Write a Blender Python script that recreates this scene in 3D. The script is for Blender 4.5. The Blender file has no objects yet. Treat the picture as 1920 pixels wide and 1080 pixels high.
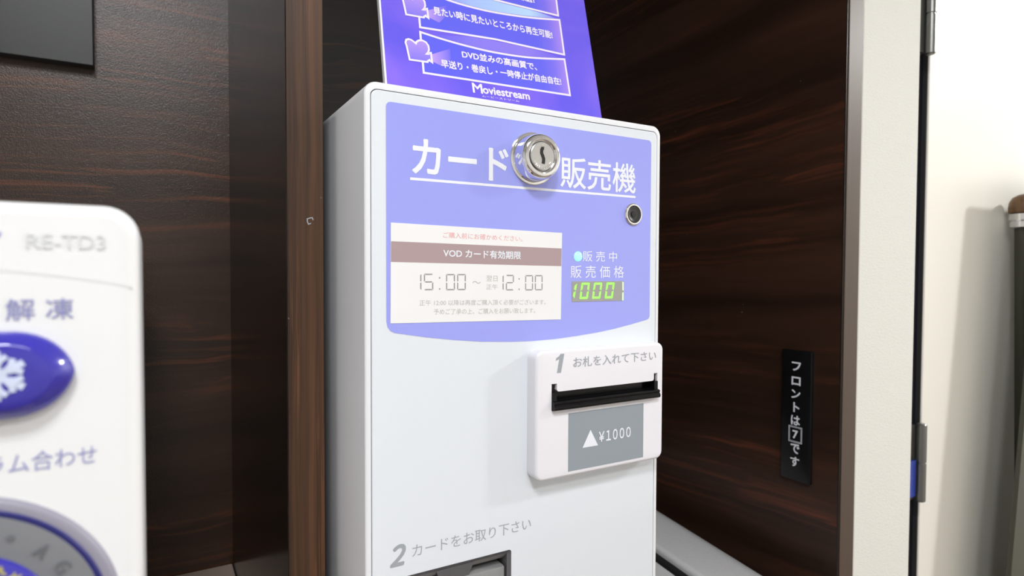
import bpy, bmesh, math, random
from math import sin, cos, pi, radians, atan, tan
from mathutils import Vector, Matrix

random.seed(7)
SC = bpy.context.scene
COL = SC.collection

# ------------------------------------------------------------------ camera
cam_d = bpy.data.cameras.new('camera')
cam = bpy.data.objects.new('camera', cam_d)
COL.objects.link(cam)
SC.camera = cam
CAM_POS = Vector((0.0, 0.0, 1.30))
yaw, pitch, roll = atan(673 / 1160), -atan(33 / 1160), 0.0038
fw = Vector((sin(yaw) * cos(pitch), cos(yaw) * cos(pitch), sin(pitch)))
r0 = Vector((cos(yaw), -sin(yaw), 0))
u0 = r0.cross(fw)
rt = r0 * cos(roll) + u0 * sin(roll)
up = -r0 * sin(roll) + u0 * cos(roll)
M = Matrix((rt, up, -fw)).transposed().to_4x4()
M.translation = CAM_POS
cam.matrix_world = M
cam_d.sensor_width = 36.0
cam_d.lens = 36.0 * 1160 / 1920
cam_d.clip_start = 0.01
cam_d.dof.use_dof = True
cam_d.dof.focus_distance = 0.44
cam_d.dof.aperture_fstop = 10.4
cam_d.dof.aperture_blades = 7

# ------------------------------------------------------------------ world, light, exposure
W = bpy.data.worlds.new('world')
SC.world = W
W.use_nodes = True
W.node_tree.nodes['Background'].inputs[0].default_value = (0.93, 0.96, 1.0, 1)
W.node_tree.nodes['Background'].inputs[1].default_value = 0.25
SC.view_settings.view_transform = 'Standard'
SC.view_settings.look = 'None'
SC.view_settings.gamma = 1.0
SC.view_settings.use_curve_mapping = False
SC.view_settings.exposure = 0.0
CEIL = 2.25
LAMPS = [  # x, y, size x, size y, watts
    (-0.19, -0.42, 0.22, 0.22, 11.5),
    (2.30, -0.35, 0.11, 0.11, 41.0),
    (0.12, -0.88, 0.50, 0.22, 8.0),
]

# ------------------------------------------------------------------ node helpers
def new_mat(name):
    m = bpy.data.materials.new(name)
    m.use_nodes = True
    nt = m.node_tree
    return m, nt, nt.nodes['Principled BSDF']

def plain(name, col, rough=0.5, metal=0.0, coat=0.0, spec=0.5, emit=None, estr=0.0, bump=0.0, bscale=800.0, bdist=0.0004):
    m, nt, b = new_mat(name)
    b.inputs['Base Color'].default_value = (*col, 1)
    b.inputs['Roughness'].default_value = rough
    b.inputs['Metallic'].default_value = metal
    b.inputs['Coat Weight'].default_value = coat
    b.inputs['Coat Roughness'].default_value = 0.05
    b.inputs['Specular IOR Level'].default_value = spec
    if emit:
        b.inputs['Emission Color'].default_value = (*emit, 1)
        b.inputs['Emission Strength'].default_value = estr
    # faint irregularity of the surface keeps every material procedural
    tc = nt.nodes.new('ShaderNodeTexCoord')
    nz = nt.nodes.new('ShaderNodeTexNoise')
    nz.inputs['Scale'].default_value = bscale
    nz.inputs['Detail'].default_value = 3
    nt.links.new(tc.outputs['Object'], nz.inputs['Vector'])
    if bump > 0:
        bp = nt.nodes.new('ShaderNodeBump')
        bp.inputs['Strength'].default_value = bump
        bp.inputs['Distance'].default_value = bdist
        nt.links.new(nz.outputs['Fac'], bp.inputs['Height'])
        nt.links.new(bp.outputs['Normal'], b.inputs['Normal'])
    else:
        mr = nt.nodes.new('ShaderNodeMapRange')
        mr.inputs['To Min'].default_value = max(0.0, rough - 0.02)
        mr.inputs['To Max'].default_value = rough + 0.02
        nt.links.new(nz.outputs['Fac'], mr.inputs['Value'])
        nt.links.new(mr.outputs['Result'], b.inputs['Roughness'])
    return m

def wood(name, axis, dark, mid, red, rough=0.35, warp=0.055, slong=3.5, soft=0.08, across=26.0, along=1.1, bump=0.0, streak=0.62, spec=0.5, specks=0.0, seed=0.0, tilt=0.0):
    """laminate with grain running along the given axis (0 x, 1 y, 2 z)"""
    m, nt, b = new_mat(name)
    L = nt.links.new
    tc = nt.nodes.new('ShaderNodeTexCoord')
    mp0 = nt.nodes.new('ShaderNodeMapping')
    mp0.inputs['Location'].default_value = (seed, seed * 0.7, seed * 1.3)
    if tilt:
        mp0.inputs['Rotation'].default_value = (tilt, 0, 0)
    L(tc.outputs['Object'], mp0.inputs['Vector'])
    # slow waviness
    wn = nt.nodes.new('ShaderNodeTexNoise')
    wn.inputs['Scale'].default_value = 5.0
    wn.inputs['Detail'].default_value = 2
    L(mp0.outputs['Vector'], wn.inputs['Vector'])
    ws = nt.nodes.new('ShaderNodeVectorMath'); ws.operation = 'SUBTRACT'
    L(wn.outputs['Color'], ws.inputs[0]); ws.inputs[1].default_value = (0.5, 0.5, 0.5)
    wm = nt.nodes.new('ShaderNodeVectorMath'); wm.operation = 'SCALE'
    wm.inputs['Scale'].default_value = warp
    L(ws.outputs[0], wm.inputs[0])
    wa = nt.nodes.new('ShaderNodeVectorMath'); wa.operation = 'ADD'
    L(mp0.outputs['Vector'], wa.inputs[0]); L(wm.outputs[0], wa.inputs[1])
    def stretched(ac, al, det, dist=0.0):
        mp = nt.nodes.new('ShaderNodeMapping')
        s = [ac, ac, ac]; s[axis] = al
        mp.inputs['Scale'].default_value = s
        L(wa.outputs[0], mp.inputs['Vector'])
        n = nt.nodes.new('ShaderNodeTexNoise')
        n.inputs['Scale'].default_value = 1.0
        n.inputs['Detail'].default_value = det
        n.inputs['Roughness'].default_value = 0.6
        n.inputs['Distortion'].default_value = dist
        L(mp.outputs['Vector'], n.inputs['Vector'])
        return n
    n1 = stretched(across, along, 4)
    n2 = stretched(across * 5.5, along * slong, 3, 0.3)
    n3 = stretched(across * 0.45, along * 2.2, 2)
    r1 = nt.nodes.new('ShaderNodeValToRGB')
    e = r1.color_ramp.elements
    e[0].position = 0.36; e[0].color = (*dark, 1)
    e[1].position = 0.66; e[1].color = (*mid, 1)
    L(n1.outputs['Fac'], r1.inputs['Fac'])
    # thin reddish streaks, only in bands
    r2 = nt.nodes.new('ShaderNodeMapRange')
    r2.inputs['From Min'].default_value = streak - 0.06
    r2.inputs['From Max'].default_value = streak + soft
    L(n2.outputs['Fac'], r2.inputs['Value'])
    r3 = nt.nodes.new('ShaderNodeMapRange')
    r3.inputs['From Min'].default_value = 0.42
    r3.inputs['From Max'].default_value = 0.66
    L(n3.outputs['Fac'], r3.inputs['Value'])
    mu = nt.nodes.new('ShaderNodeMath'); mu.operation = 'MULTIPLY'
    L(r2.outputs['Result'], mu.inputs[0]); L(r3.outputs['Result'], mu.inputs[1])
    mx = nt.nodes.new('ShaderNodeMix'); mx.data_type = 'RGBA'
    L(mu.outputs[0], mx.inputs['Factor'])
    L(r1.outputs['Color'], mx.inputs['A'])
    mx.inputs['B'].default_value = (*red, 1)
    out = mx.outputs['Result']
    if specks > 0:
        sp = nt.nodes.new('ShaderNodeTexNoise')
        sp.inputs['Scale'].default_value = 170.0
        sp.inputs['Detail'].default_value = 2
        L(tc.outputs['Object'], sp.inputs['Vector'])
        sr = nt.nodes.new('ShaderNodeMapRange')
        sr.inputs['From Min'].default_value = 0.775
        sr.inputs['From Max'].default_value = 0.83
        sr.inputs['To Max'].default_value = specks
        L(sp.outputs['Fac'], sr.inputs['Value'])
        m2 = nt.nodes.new('ShaderNodeMix'); m2.data_type = 'RGBA'
        L(sr.outputs['Result'], m2.inputs['Factor'])
        L(out, m2.inputs['A'])
        m2.inputs['B'].default_value = (0.45, 0.45, 0.44, 1)
        out = m2.outputs['Result']
    L(out, b.inputs['Base Color'])
    b.inputs['Roughness'].default_value = rough
    b.inputs['Specular IOR Level'].default_value = spec
    if bump > 0:
        bn = nt.nodes.new('ShaderNodeTexNoise')
        bn.inputs['Scale'].default_value = 820.0
        bn.inputs['Detail'].default_value = 3
        L(tc.outputs['Object'], bn.inputs['Vector'])
        bp = nt.nodes.new('ShaderNodeBump')
        bp.inputs['Strength'].default_value = bump
        bp.inputs['Distance'].default_value = 0.0006
        L(bn.outputs['Fac'], bp.inputs['Height'])
        L(bp.outputs['Normal'], b.inputs['Normal'])
    return m

def wallpaper(name, col):
    m, nt, b = new_mat(name)
    L = nt.links.new
    tc = nt.nodes.new('ShaderNodeTexCoord')
    mp = nt.nodes.new('ShaderNodeMapping')
    mp.inputs['Scale'].default_value = (260, 260, 700)
    L(tc.outputs['Object'], mp.inputs['Vector'])
    n = nt.nodes.new('ShaderNodeTexNoise')
    n.inputs['Scale'].default_value = 1.0
    n.inputs['Detail'].default_value = 4
    n.inputs['Distortion'].default_value = 0.8
    L(mp.outputs['Vector'], n.inputs['Vector'])
    bp = nt.nodes.new('ShaderNodeBump')
    bp.inputs['Strength'].default_value = 0.45
    bp.inputs['Distance'].default_value = 0.0012
    L(n.outputs['Fac'], bp.inputs['Height'])
    L(bp.outputs['Normal'], b.inputs['Normal'])
    b.inputs['Base Color'].default_value = (*col, 1)
    b.inputs['Roughness'].default_value = 0.75
    b.inputs['Specular IOR Level'].default_value = 0.3
    return m

def poster_print(name):
    """violet-to-blue cloudy print"""
    m, nt, b = new_mat(name)
    L = nt.links.new
    tc = nt.nodes.new('ShaderNodeTexCoord')
    n = nt.nodes.new('ShaderNodeTexNoise')
    n.inputs['Scale'].default_value = 9.0
    n.inputs['Detail'].default_value = 3
    n.inputs['Distortion'].default_value = 0.6
    L(tc.outputs['Object'], n.inputs['Vector'])
    r = nt.nodes.new('ShaderNodeValToRGB')
    e = r.color_ramp.elements
    e[0].position = 0.36; e[0].color = (0.125, 0.095, 0.78, 1)
    e[1].position = 0.66; e[1].color = (0.25, 0.145, 0.84, 1)
    L(n.outputs['Fac'], r.inputs['Fac'])
    L(r.outputs['Color'], b.inputs['Base Color'])
    b.inputs['Roughness'].default_value = 0.35
    return m

def ramp_print(name, axis, p0, p1, stops):
    """printed gradient along an object axis between two positions"""
    m, nt, b = new_mat(name)
    L = nt.links.new
    tc = nt.nodes.new('ShaderNodeTexCoord')
    sx = nt.nodes.new('ShaderNodeSeparateXYZ')
    L(tc.outputs['Object'], sx.inputs[0])
    mr = nt.nodes.new('ShaderNodeMapRange')
    mr.inputs['From Min'].default_value = p0
    mr.inputs['From Max'].default_value = p1
    L(sx.outputs[axis], mr.inputs['Value'])
    r = nt.nodes.new('ShaderNodeValToRGB')
    e = r.color_ramp.elements
    e[0].position = stops[0][0]; e[0].color = (*stops[0][1], 1)
    e[1].position = stops[-1][0]; e[1].color = (*stops[-1][1], 1)
    for p, c in stops[1:-1]:
        k = e.new(p); k.color = (*c, 1)
    L(mr.outputs['Result'], r.inputs['Fac'])
    L(r.outputs['Color'], b.inputs['Base Color'])
    b.inputs['Roughness'].default_value = 0.35
    return m

# ------------------------------------------------------------------ object helpers
def root_of(o):
    while o.parent: o = o.parent
    return o

def thing(name, label, cat, loc, group=None):
    o = bpy.data.objects.new(name, None)
    COL.objects.link(o)
    o.location = loc
    o.empty_display_size = 0.05
    o['label'] = label; o['category'] = cat
    if group: o['group'] = group
    return o

def obj(name, bm, mat, parent=None, smooth=None, label=None):
    """one mesh object; bm is in world coordinates and is moved into its thing's frame"""
    bmesh.ops.remove_doubles(bm, verts=bm.verts, dist=1e-7)
    bmesh.ops.recalc_face_normals(bm, faces=bm.faces)
    if parent:
        off = root_of(parent).location
        for v in bm.verts: v.co -= off
    me = bpy.data.meshes.new(name)
    bm.to_mesh(me); bm.free()
    o = bpy.data.objects.new(name, me)
    COL.objects.link(o)
    for mm in (mat if isinstance(mat, (list, tuple)) else [mat]):
        me.materials.append(mm)
    if parent: o.parent = parent
    if smooth is not None:
        me.polygons.foreach_set('use_smooth', [True] * len(me.polygons))
        try: me.set_sharp_from_angle(angle=radians(smooth))
        except Exception: pass
    if label: o['label'] = label
    return o

def struct(name, bm, mat, smooth=None, parent=None):
    o = obj(name, bm, mat, parent, smooth)
    o['kind'] = 'structure'
    return o

def box(bm, x0, x1, y0, y1, z0, z1, bev=0.0, seg=2):
    vs = [bm.verts.new((x, y, z)) for z in (z0, z1) for y in (y0, y1) for x in (x0, x1)]
    fs = [bm.faces.new([vs[i] for i in q]) for q in ((0, 2, 3, 1), (4, 5, 7, 6), (0, 1, 5, 4), (2, 6, 7, 3), (0, 4, 6, 2), (1, 3, 7, 5))]
    if bev > 0:
        es = list({e for f in fs for e in f.edges})
        bmesh.ops.bevel(bm, geom=es, offset=bev, segments=seg, profile=0.5, affect='EDGES')
    return bm

def B(*a, **k): return box(bmesh.new(), *a, **k)

# frames: (a right, b up, d outwards) -> world
def FRONT(v): return lambda a, b, d: Vector((a, v - d, b))
def LEFTWARD(u): return lambda a, b, d: Vector((u - d, -a, b))        # surface facing -x, a = -y
PTH = radians(15.0)
def POSTER(a, b, d): return Vector((a, 0.43 + b * sin(PTH) - d * cos(PTH), 1.4152 + b * cos(PTH) + d * sin(PTH)))

def rrect(x0, x1, z0, z1, r, n=6):
    pts = []
    for cx, cz, a0 in ((x1 - r, z1 - r, 0), (x0 + r, z1 - r, 90), (x0 + r, z0 + r, 180), (x1 - r, z0 + r, 270)):
        for i in range(n + 1):
            t = radians(a0 + 90 * i / n)
            pts.append((cx + r * cos(t), cz + r * sin(t)))
    return pts

def prism(bm, fr, pts, d0, d1, cap0=True, cap1=True):
    lo = [bm.verts.new(fr(a, b, d0)) for a, b in pts]
    hi = [bm.verts.new(fr(a, b, d1)) for a, b in pts]
    n = len(pts)
    for i in range(n):
        bm.faces.new((lo[i], lo[(i + 1) % n], hi[(i + 1) % n], hi[i]))
    if cap0: bm.faces.new(lo[::-1])
    if cap1: bm.faces.new(hi)
    return bm

def loops(bm, fr, rings, cap_first=True, cap_last=True):
    """skin through a list of (points, d) rings of equal length"""
    vs = [[bm.verts.new(fr(a, b, d)) for a, b in pts] for pts, d in rings]
    n = len(vs[0])
    for p, q in zip(vs, vs[1:]):
        for i in range(n):
            bm.faces.new((p[i], p[(i + 1) % n], q[(i + 1) % n], q[i]))
    if cap_first: bm.faces.new(vs[0][::-1])
    if cap_last: bm.faces.new(vs[-1])
    return bm

def rounded_slab(bm, fr, x0, x1, z0, z1, r, d0, d1, bev, n=8, seg=4):
    """rounded rectangle plate whose outer edge is rolled over by bev"""
    rings = [(rrect(x0, x1, z0, z1, r, n), d0)]
    for i in range(seg + 1):
        t = i / seg * pi / 2
        k = bev * (1 - cos(t))
        rings.append((rrect(x0 + k, x1 - k, z0 + k, z1 - k, max(r - k, 0.0004), n), d1 - bev + bev * sin(t)))
    return loops(bm, fr, rings)

def lathe(bm, fr, ca, cb, prof, n=48, cap=True):
    rings = []
    for r, d in prof:
        rings.append([bm.verts.new(fr(ca + r * cos(2 * pi * i / n), cb + r * sin(2 * pi * i / n), d)) for i in range(n)])
    for p, q in zip(rings, rings[1:]):
        for i in range(n):
            bm.faces.new((p[i], p[(i + 1) % n], q[(i + 1) % n], q[i]))
    if cap:
        bm.faces.new(rings[0][::-1]); bm.faces.new(rings[-1])
    return bm

def disc_pts(ca, cb, r, n=40): return [(ca + r * cos(2 * pi * i / n), cb + r * sin(2 * pi * i / n)) for i in range(n)]

def stroke(bm, fr, pts, w, d0, d1, closed=False):
    """a printed line of even width along 2d points, mitred"""
    P = [Vector(p) for p in pts]
    n = len(P)
    L, R = [], []
    for i in range(n):
        a = P[(i - 1) % n] if (closed or i > 0) else None
        c = P[(i + 1) % n] if (closed or i < n - 1) else None
        t1 = (P[i] - a).normalized() if a is not None else None
        t2 = (c - P[i]).normalized() if c is not None else None
        if t1 is None: t1 = t2
        if t2 is None: t2 = t1
        n1 = Vector((-t1.y, t1.x)); n2 = Vector((-t2.y, t2.x))
        m = n1 + n2
        if m.length < 1e-6: m = n1
        m.normalize()
        k = min(1.0 / max(m.dot(n1), 0.35), 2.5)
        L.append(P[i] + m * w / 2 * k); R.append(P[i] - m * w / 2 * k)
    rng = range(n) if closed else range(n - 1)
    for i in rng:
        j = (i + 1) % n
        prism(bm, fr, [tuple(R[i]), tuple(R[j]), tuple(L[j]), tuple(L[i])], d0, d1)
    return bm

def text_bm(bm, fr, body, bl, br, h, d, bold=0.0, shear=0.0, spacing=1.0, thick=0.00006):
    """lettering fitted between two baseline ends (bounding box) with height h"""
    c = bpy.data.curves.new('lettering', 'FONT')
    c.body = body; c.resolution_u = 3; c.shear = shear; c.space_character = spacing
    o = bpy.data.objects.new('lettering', c)
    COL.objects.link(o)
    dg = bpy.context.evaluated_depsgraph_get()
    me = bpy.data.meshes.new_from_object(o.evaluated_get(dg))
    xs = [v.co.x for v in me.vertices]; ys = [v.co.y for v in me.vertices]
    x0, x1, y0, y1 = min(xs), max(xs), min(ys), max(ys)
    bl = Vector(bl); br = Vector(br)
    ax = br - bl
    up_ = Vector((-ax.y, ax.x)).normalized() * h
    offs = [(0, 0)]
    if bold > 0:      # heavier strokes: overlapping impressions of the same outline
        q = bold * 0.7
        offs = [(bold, 0), (q, q), (0, bold), (-q, q), (-bold, 0), (-q, -q), (0, -bold), (q, -q), (0, 0)]
    x0 -= bold; x1 += bold; y0 -= bold; y1 += bold
    for k, (ox, oy) in enumerate(offs):
        vmap = []
        for v in me.vertices:
            p = bl + ax * ((v.co.x + ox - x0) / (x1 - x0)) + up_ * ((v.co.y + oy - y0) / max(y1 - y0, 1e-6))
            vmap.append(bm.verts.new(fr(p.x, p.y, d + thick + k * 0.000012)))
        for p in me.polygons:
            try: bm.faces.new([vmap[i] for i in p.vertices])
            except ValueError: pass
    bpy.data.objects.remove(o); bpy.data.curves.remove(c); bpy.data.meshes.remove(me)
    return bm

def lettering(name, fr, body, bl, br, h, d, mat, parent, label=None, **k):
    bm = text_bm(bmesh.new(), fr, body, bl, br, h, d, **k)
    if parent:
        off = root_of(parent).location
        for v in bm.verts: v.co -= off
    me = bpy.data.meshes.new(name)
    bm.to_mesh(me); bm.free()
    o = bpy.data.objects.new(name, me); COL.objects.link(o)
    me.materials.append(mat)
    if parent: o.parent = parent
    if label: o['label'] = label
    return o

def cut(o, bm):
    """subtract a closed shape given in world coordinates"""
    bmesh.ops.recalc_face_normals(bm, faces=bm.faces)
    off = root_of(o).location if o.parent else Vector()
    for v in bm.verts: v.co -= off
    me = bpy.data.meshes.new('cutter'); bm.to_mesh(me); bm.free()
    c = bpy.data.objects.new('cutter', me); COL.objects.link(c)
    if o.parent: c.parent = o.parent
    md = o.modifiers.new('cut', 'BOOLEAN'); md.object = c; md.operation = 'DIFFERENCE'; md.solver = 'EXACT'
    bpy.context.view_layer.update()
    dg = bpy.context.evaluated_depsgraph_get()
    new = bpy.data.meshes.new_from_object(o.evaluated_get(dg))
    o.modifiers.clear()
    old = o.data; nm = old.name
    o.data = new; bpy.data.meshes.remove(old); new.name = nm
    bpy.data.objects.remove(c); bpy.data.meshes.remove(me)

SEG = {'0': 'abcdef', '1': 'bc', '2': 'abged', '5': 'afgcd'}
def seven(bm, fr, ch, x0, x1, z0, z1, w, d0, d1, shear=0.0, gap=0.0, only=None):
    zm = (z0 + z1) / 2
    g = gap
    h = w / 2
    def hbar(z, pos):
        if pos == 'a': return [(x0 + g, z1), (x1 - g, z1), (x1 - g - w, z1 - w), (x0 + g + w, z1 - w)]
        if pos == 'd': return [(x0 + g, z0), (x0 + g + w, z0 + w), (x1 - g - w, z0 + w), (x1 - g, z0)]
        return [(x0 + g + h, zm), (x0 + g + w, zm + h), (x1 - g - w, zm + h), (x1 - g - h, zm), (x1 - g - w, zm - h), (x0 + g + w, zm - h)]
    polys = {
        'a': hbar(z1, 'a'), 'd': hbar(z0, 'd'), 'g': hbar(zm, 'g'),
        'f': [(x0, z1 - g), (x0 + w, z1 - g - w), (x0 + w, zm + g + h), (x0, zm + g)],
        'b': [(x1, z1 - g), (x1, zm + g), (x1 - w, zm + g + h), (x1 - w, z1 - g - w)],
        'e': [(x0, z0 + g), (x0, zm - g), (x0 + w, zm - g - h), (x0 + w, z0 + g + w)],
        'c': [(x1, z0 + g), (x1 - w, z0 + g + w), (x1 - w, zm - g - h), (x1, zm - g)],
    }
    for s in SEG[ch]:
        pts = [(a + (b - z0) * shear, b) for a, b in polys[s]]
        prism(bm, fr, pts, d0, d1)
    return bm

# ------------------------------------------------------------------ materials
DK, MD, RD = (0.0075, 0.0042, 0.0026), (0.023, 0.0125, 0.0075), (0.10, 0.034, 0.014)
M_wood_left = wood('wood_laminate_textured', 0, (0.026, 0.0120, 0.0066), (0.056, 0.0255, 0.0135), (0.185, 0.056, 0.022), rough=0.30, bump=0.42, spec=0.5, seed=0.3, across=30, along=0.9, slong=2.2, warp=0.03, streak=0.57, soft=0.14)
M_wood_right = wood('wood_laminate_side', 1, (0.026, 0.0128, 0.0080), (0.054, 0.0250, 0.0155), (0.150, 0.043, 0.021), rough=0.30, spec=0.4, seed=2.1, across=26, along=0.9, slong=2.0, warp=0.022, streak=0.56, soft=0.15, specks=0.5, tilt=radians(3))
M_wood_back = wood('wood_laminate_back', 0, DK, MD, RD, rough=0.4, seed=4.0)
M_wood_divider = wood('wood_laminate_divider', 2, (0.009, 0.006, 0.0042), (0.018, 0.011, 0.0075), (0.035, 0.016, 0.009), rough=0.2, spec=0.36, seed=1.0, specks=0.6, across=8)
M_edge = wood('edge_band_brown', 2, (0.034, 0.0155, 0.0075), (0.092, 0.042, 0.019), (0.165, 0.064, 0.026), rough=0.42, spec=0.35, across=170, along=1.4, seed=5.0, streak=0.55, specks=0.35, warp=0.006)
M_trim = wood('edge_band_grey_brown', 2, (0.075, 0.050, 0.036), (0.090, 0.060, 0.044), (0.10, 0.066, 0.048), rough=0.45, spec=0.35, warp=0.01, across=30, seed=6.0)
M_trim_dark = plain('trim_dark', (0.012, 0.008, 0.006), 0.35)
M_counter = plain('counter_laminate', (0.58, 0.46, 0.38), 0.35)
M_cabinet = plain('cabinet_dark', (0.02, 0.012, 0.008), 0.4)
M_paper = wallpaper('wallpaper_cream', (0.79, 0.785, 0.735))
M_roomwall = wallpaper('wallpaper_room', (0.82, 0.81, 0.78))
M_door = plain('door_cream', (0.86, 0.835, 0.76), 0.45, bump=0.05, bscale=300)
M_ceiling = plain('ceiling_white', (0.85, 0.85, 0.85), 0.8, bump=0.2, bscale=300)
M_floor = plain('floor_vinyl', (0.22, 0.17, 0.13), 0.4, bump=0.05, bscale=200)
M_white = plain('machine_white', (0.82, 0.83, 0.86), 0.32)
M_white_panel = plain('panel_white', (0.765, 0.81, 0.865), 0.10, coat=0.4)
M_bezel = plain('acceptor_white', (0.84, 0.83, 0.88), 0.25)
M_blue = plain('panel_blue', (0.335, 0.365, 0.90), 0.09, coat=0.5)
M_letter_white = plain('lettering_white', (0.86, 0.88, 0.95), 0.35)
M_letter_grey = plain('lettering_grey', (0.36, 0.39, 0.43), 0.4)
M_label_grey = plain('label_grey', (0.29, 0.33, 0.37), 0.3)
M_notice = plain('notice_paper', (0.86, 0.86, 0.86), 0.55)
M_band = plain('notice_band', (0.42, 0.31, 0.32), 0.4)
M_notice_ink = plain('notice_ink', (0.30, 0.30, 0.30), 0.5)
M_notice_ink_pale = plain('notice_ink_pale', (0.50, 0.48, 0.46), 0.5)
M_notice_red = plain('notice_red', (0.83, 0.37, 0.38), 0.5)
M_chrome = plain('chrome', (0.82, 0.82, 0.83), 0.07, metal=1.0)
M_satin = plain('satin_metal', (0.66, 0.66, 0.66), 0.28, metal=1.0, bump=0.05, bscale=900)
M_black = plain('black_void', (0.004, 0.004, 0.004), 0.6)
M_gloss_black = plain('gloss_black', (0.004, 0.004, 0.005), 0.16, spec=0.22)
M_grey_plastic = plain('slot_grey', (0.115, 0.115, 0.125), 0.35)
M_grey_light = plain('slot_grey_light', (0.25, 0.25, 0.25), 0.35)
M_window = plain('display_window', (0.34, 0.34, 0.315), 0.15, coat=0.3)
M_digit = plain('led_digit', (0.2, 0.5, 0.1), 0.5, emit=(0.36, 1.0, 0.10), estr=0.80)
M_digit_pale = plain('led_digit_pale', (0.5, 0.6, 0.4), 0.5, emit=(0.6, 1.0, 0.45), estr=0.7)
M_lamp = plain('status_lamp', (0.3, 0.6, 0.55), 0.2, emit=(0.30, 1.0, 0.80), estr=0.75)
M_poster = poster_print('poster_print')
M_poster_edge = plain('poster_core', (0.85, 0.84, 0.86), 0.7, bump=0.5, bscale=400)
M_poster_line = plain('poster_line', (0.86, 0.79, 0.86), 0.45)
M_poster_text = plain('poster_text', (0.88, 0.82, 0.94), 0.45)
VI, BL_, PK = (0.30, 0.16, 0.83), (0.112, 0.118, 0.83), (0.52, 0.34, 0.84)
M_oven = plain('oven_white', (0.78, 0.785, 0.79), 0.22)
M_oven_blue = plain('oven_blue', (0.035, 0.028, 0.36), 0.15, coat=0.5)
M_oven_rim = plain('oven_dial_rim', (0.27, 0.26, 0.32), 0.4)
M_oven_grey = plain('oven_dial_grey', (0.185, 0.19, 0.205), 0.45)
M_oven_ring = plain('oven_dial_ring', (0.02, 0.02, 0.15), 0.4)
M_oven_ink = plain('oven_ink', (0.27, 0.275, 0.54), 0.5)
M_oven_ink_grey = plain('oven_ink_grey', (0.675, 0.69, 0.70), 0.5)
M_oven_ink_dark = plain('oven_ink_dark', (0.14, 0.145, 0.16), 0.5)
M_oven_yellow = plain('oven_yellow', (0.55, 0.50, 0.12), 0.5)
M_snow = plain('oven_snow', (0.62, 0.68, 0.85), 0.5)
M_glass_dark = plain('oven_window', (0.02, 0.02, 0.022), 0.1)
M_sign_black = plain('sign_black', (0.008, 0.008, 0.009), 0.22)
M_board_grey = plain('board_grey', (0.020, 0.021, 0.022), 0.42)
M_silver = plain('silver_paint', (0.74, 0.745, 0.76), 0.28, metal=0.15)
M_frame_grey = plain('frame_grey', (0.035, 0.035, 0.038), 0.3)
M_frame_dark = plain('frame_dark', (0.006, 0.006, 0.012), 0.6, spec=0.2)
M_hinge = plain('hinge_metal', (0.20, 0.20, 0.19), 0.3, metal=0.8)
M_hinge_blue = plain('hinge_blue', (0.02, 0.05, 0.36), 0.4)
M_olive = plain('board_olive', (0.055, 0.055, 0.038), 0.5)
M_knob = wood('knob_wood', 2, (0.09, 0.045, 0.016), (0.17, 0.085, 0.03), (0.22, 0.11, 0.04), rough=0.35, across=80, seed=8)
M_diffuser = plain('lamp_diffuser', (0.9, 0.9, 0.9), 0.6, emit=(1, 0.99, 0.97), estr=4.0)
M_lamp_house = plain('lamp_housing', (0.8, 0.8, 0.8), 0.4)

# ------------------------------------------------------------------ dimensions
V0 = 0.370                         # machine front
VD = 0.432                         # front of the niche boards
UB = 0.698                         # inner face of the right niche board
COUNTER = 0.9575

# ------------------------------------------------------------------ setting
X0, X1, Y0 = -1.6, 2.9, -1.8
struct('floor', B(X0, X1, Y0, 1.1, -0.05, 0.0), M_floor)
struct('ceiling', B(X0, X1, Y0, 1.1, CEIL, CEIL + 0.05), M_ceiling)
struct('wall_behind', B(X0 - 0.05, X1 + 0.05, Y0 - 0.05, Y0, 0, CEIL), M_roomwall)
struct('wall_far_left', B(X0 - 0.05, X0, Y0, 1.1, 0, CEIL), M_roomwall)
struct('wall_far_right', B(X1, X1 + 0.05, Y0, 1.1, 0, CEIL), M_roomwall)
struct('wall_front_left', B(X0, -0.645, VD, 0.55, 0, CEIL), M_roomwall)
TOP = 2.02
# left niche
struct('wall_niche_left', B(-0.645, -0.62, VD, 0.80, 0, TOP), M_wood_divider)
struct('wall_back_left', B(-0.62, 0.0771, 0.78, 0.80, 0, TOP), M_wood_left)
# machine niche
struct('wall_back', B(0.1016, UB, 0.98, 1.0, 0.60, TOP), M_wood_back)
struct('wall_right', B(UB, 0.730, VD + 0.0015, 1.0, 0, TOP), M_wood_right)
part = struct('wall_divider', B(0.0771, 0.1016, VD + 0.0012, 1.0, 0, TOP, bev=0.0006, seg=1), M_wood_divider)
struct('trim_1', B(0.0776, 0.1011, VD, VD + 0.0012, 0, TOP), M_edge)
tr1 = bpy.data.objects['trim_1']
scuff = [(0.0925 + r * 0.0022 * cos(t), 1.3330 + r * 0.0024 * sin(t)) for t, r in ((0.3, 0.9), (1.0, 1.1), (1.8, 0.8), (2.6, 1.05), (3.4, 0.9), (4.2, 1.1), (5.0, 0.7))]
obj('scuff_mark', stroke(bmesh.new(), FRONT(VD), scuff, 0.0007, 0.0, 0.00008), M_letter_grey, tr1, label='small pale scuff on the wooden edge')
struct('trim_2', B(0.7005, 0.7275, VD - 0.0012, VD + 0.0015, 0, TOP, bev=0.0004, seg=1), M_trim)
struct('trim_3', B(UB, 0.7005, VD, VD + 0.0015, 0, TOP), M_trim_dark)
struct('ceiling_niche_shade', B(-0.645, 0.730, VD, 1.0, TOP, TOP + 0.025), M_wood_back)  # unseen niche top, added for the shade it casts inside
struct('wall_fascia', B(-0.645, 0.730, VD, VD + 0.03, TOP + 0.025, CEIL), M_roomwall)
struct('floor_niche', B(0.1016, UB, VD + 0.01, 0.98, 0.60, 0.62), M_cabinet)
struct('wall_niche_base', B(0.1016, UB, VD + 0.01, VD + 0.03, 0.0, 0.60), M_cabinet)
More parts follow.
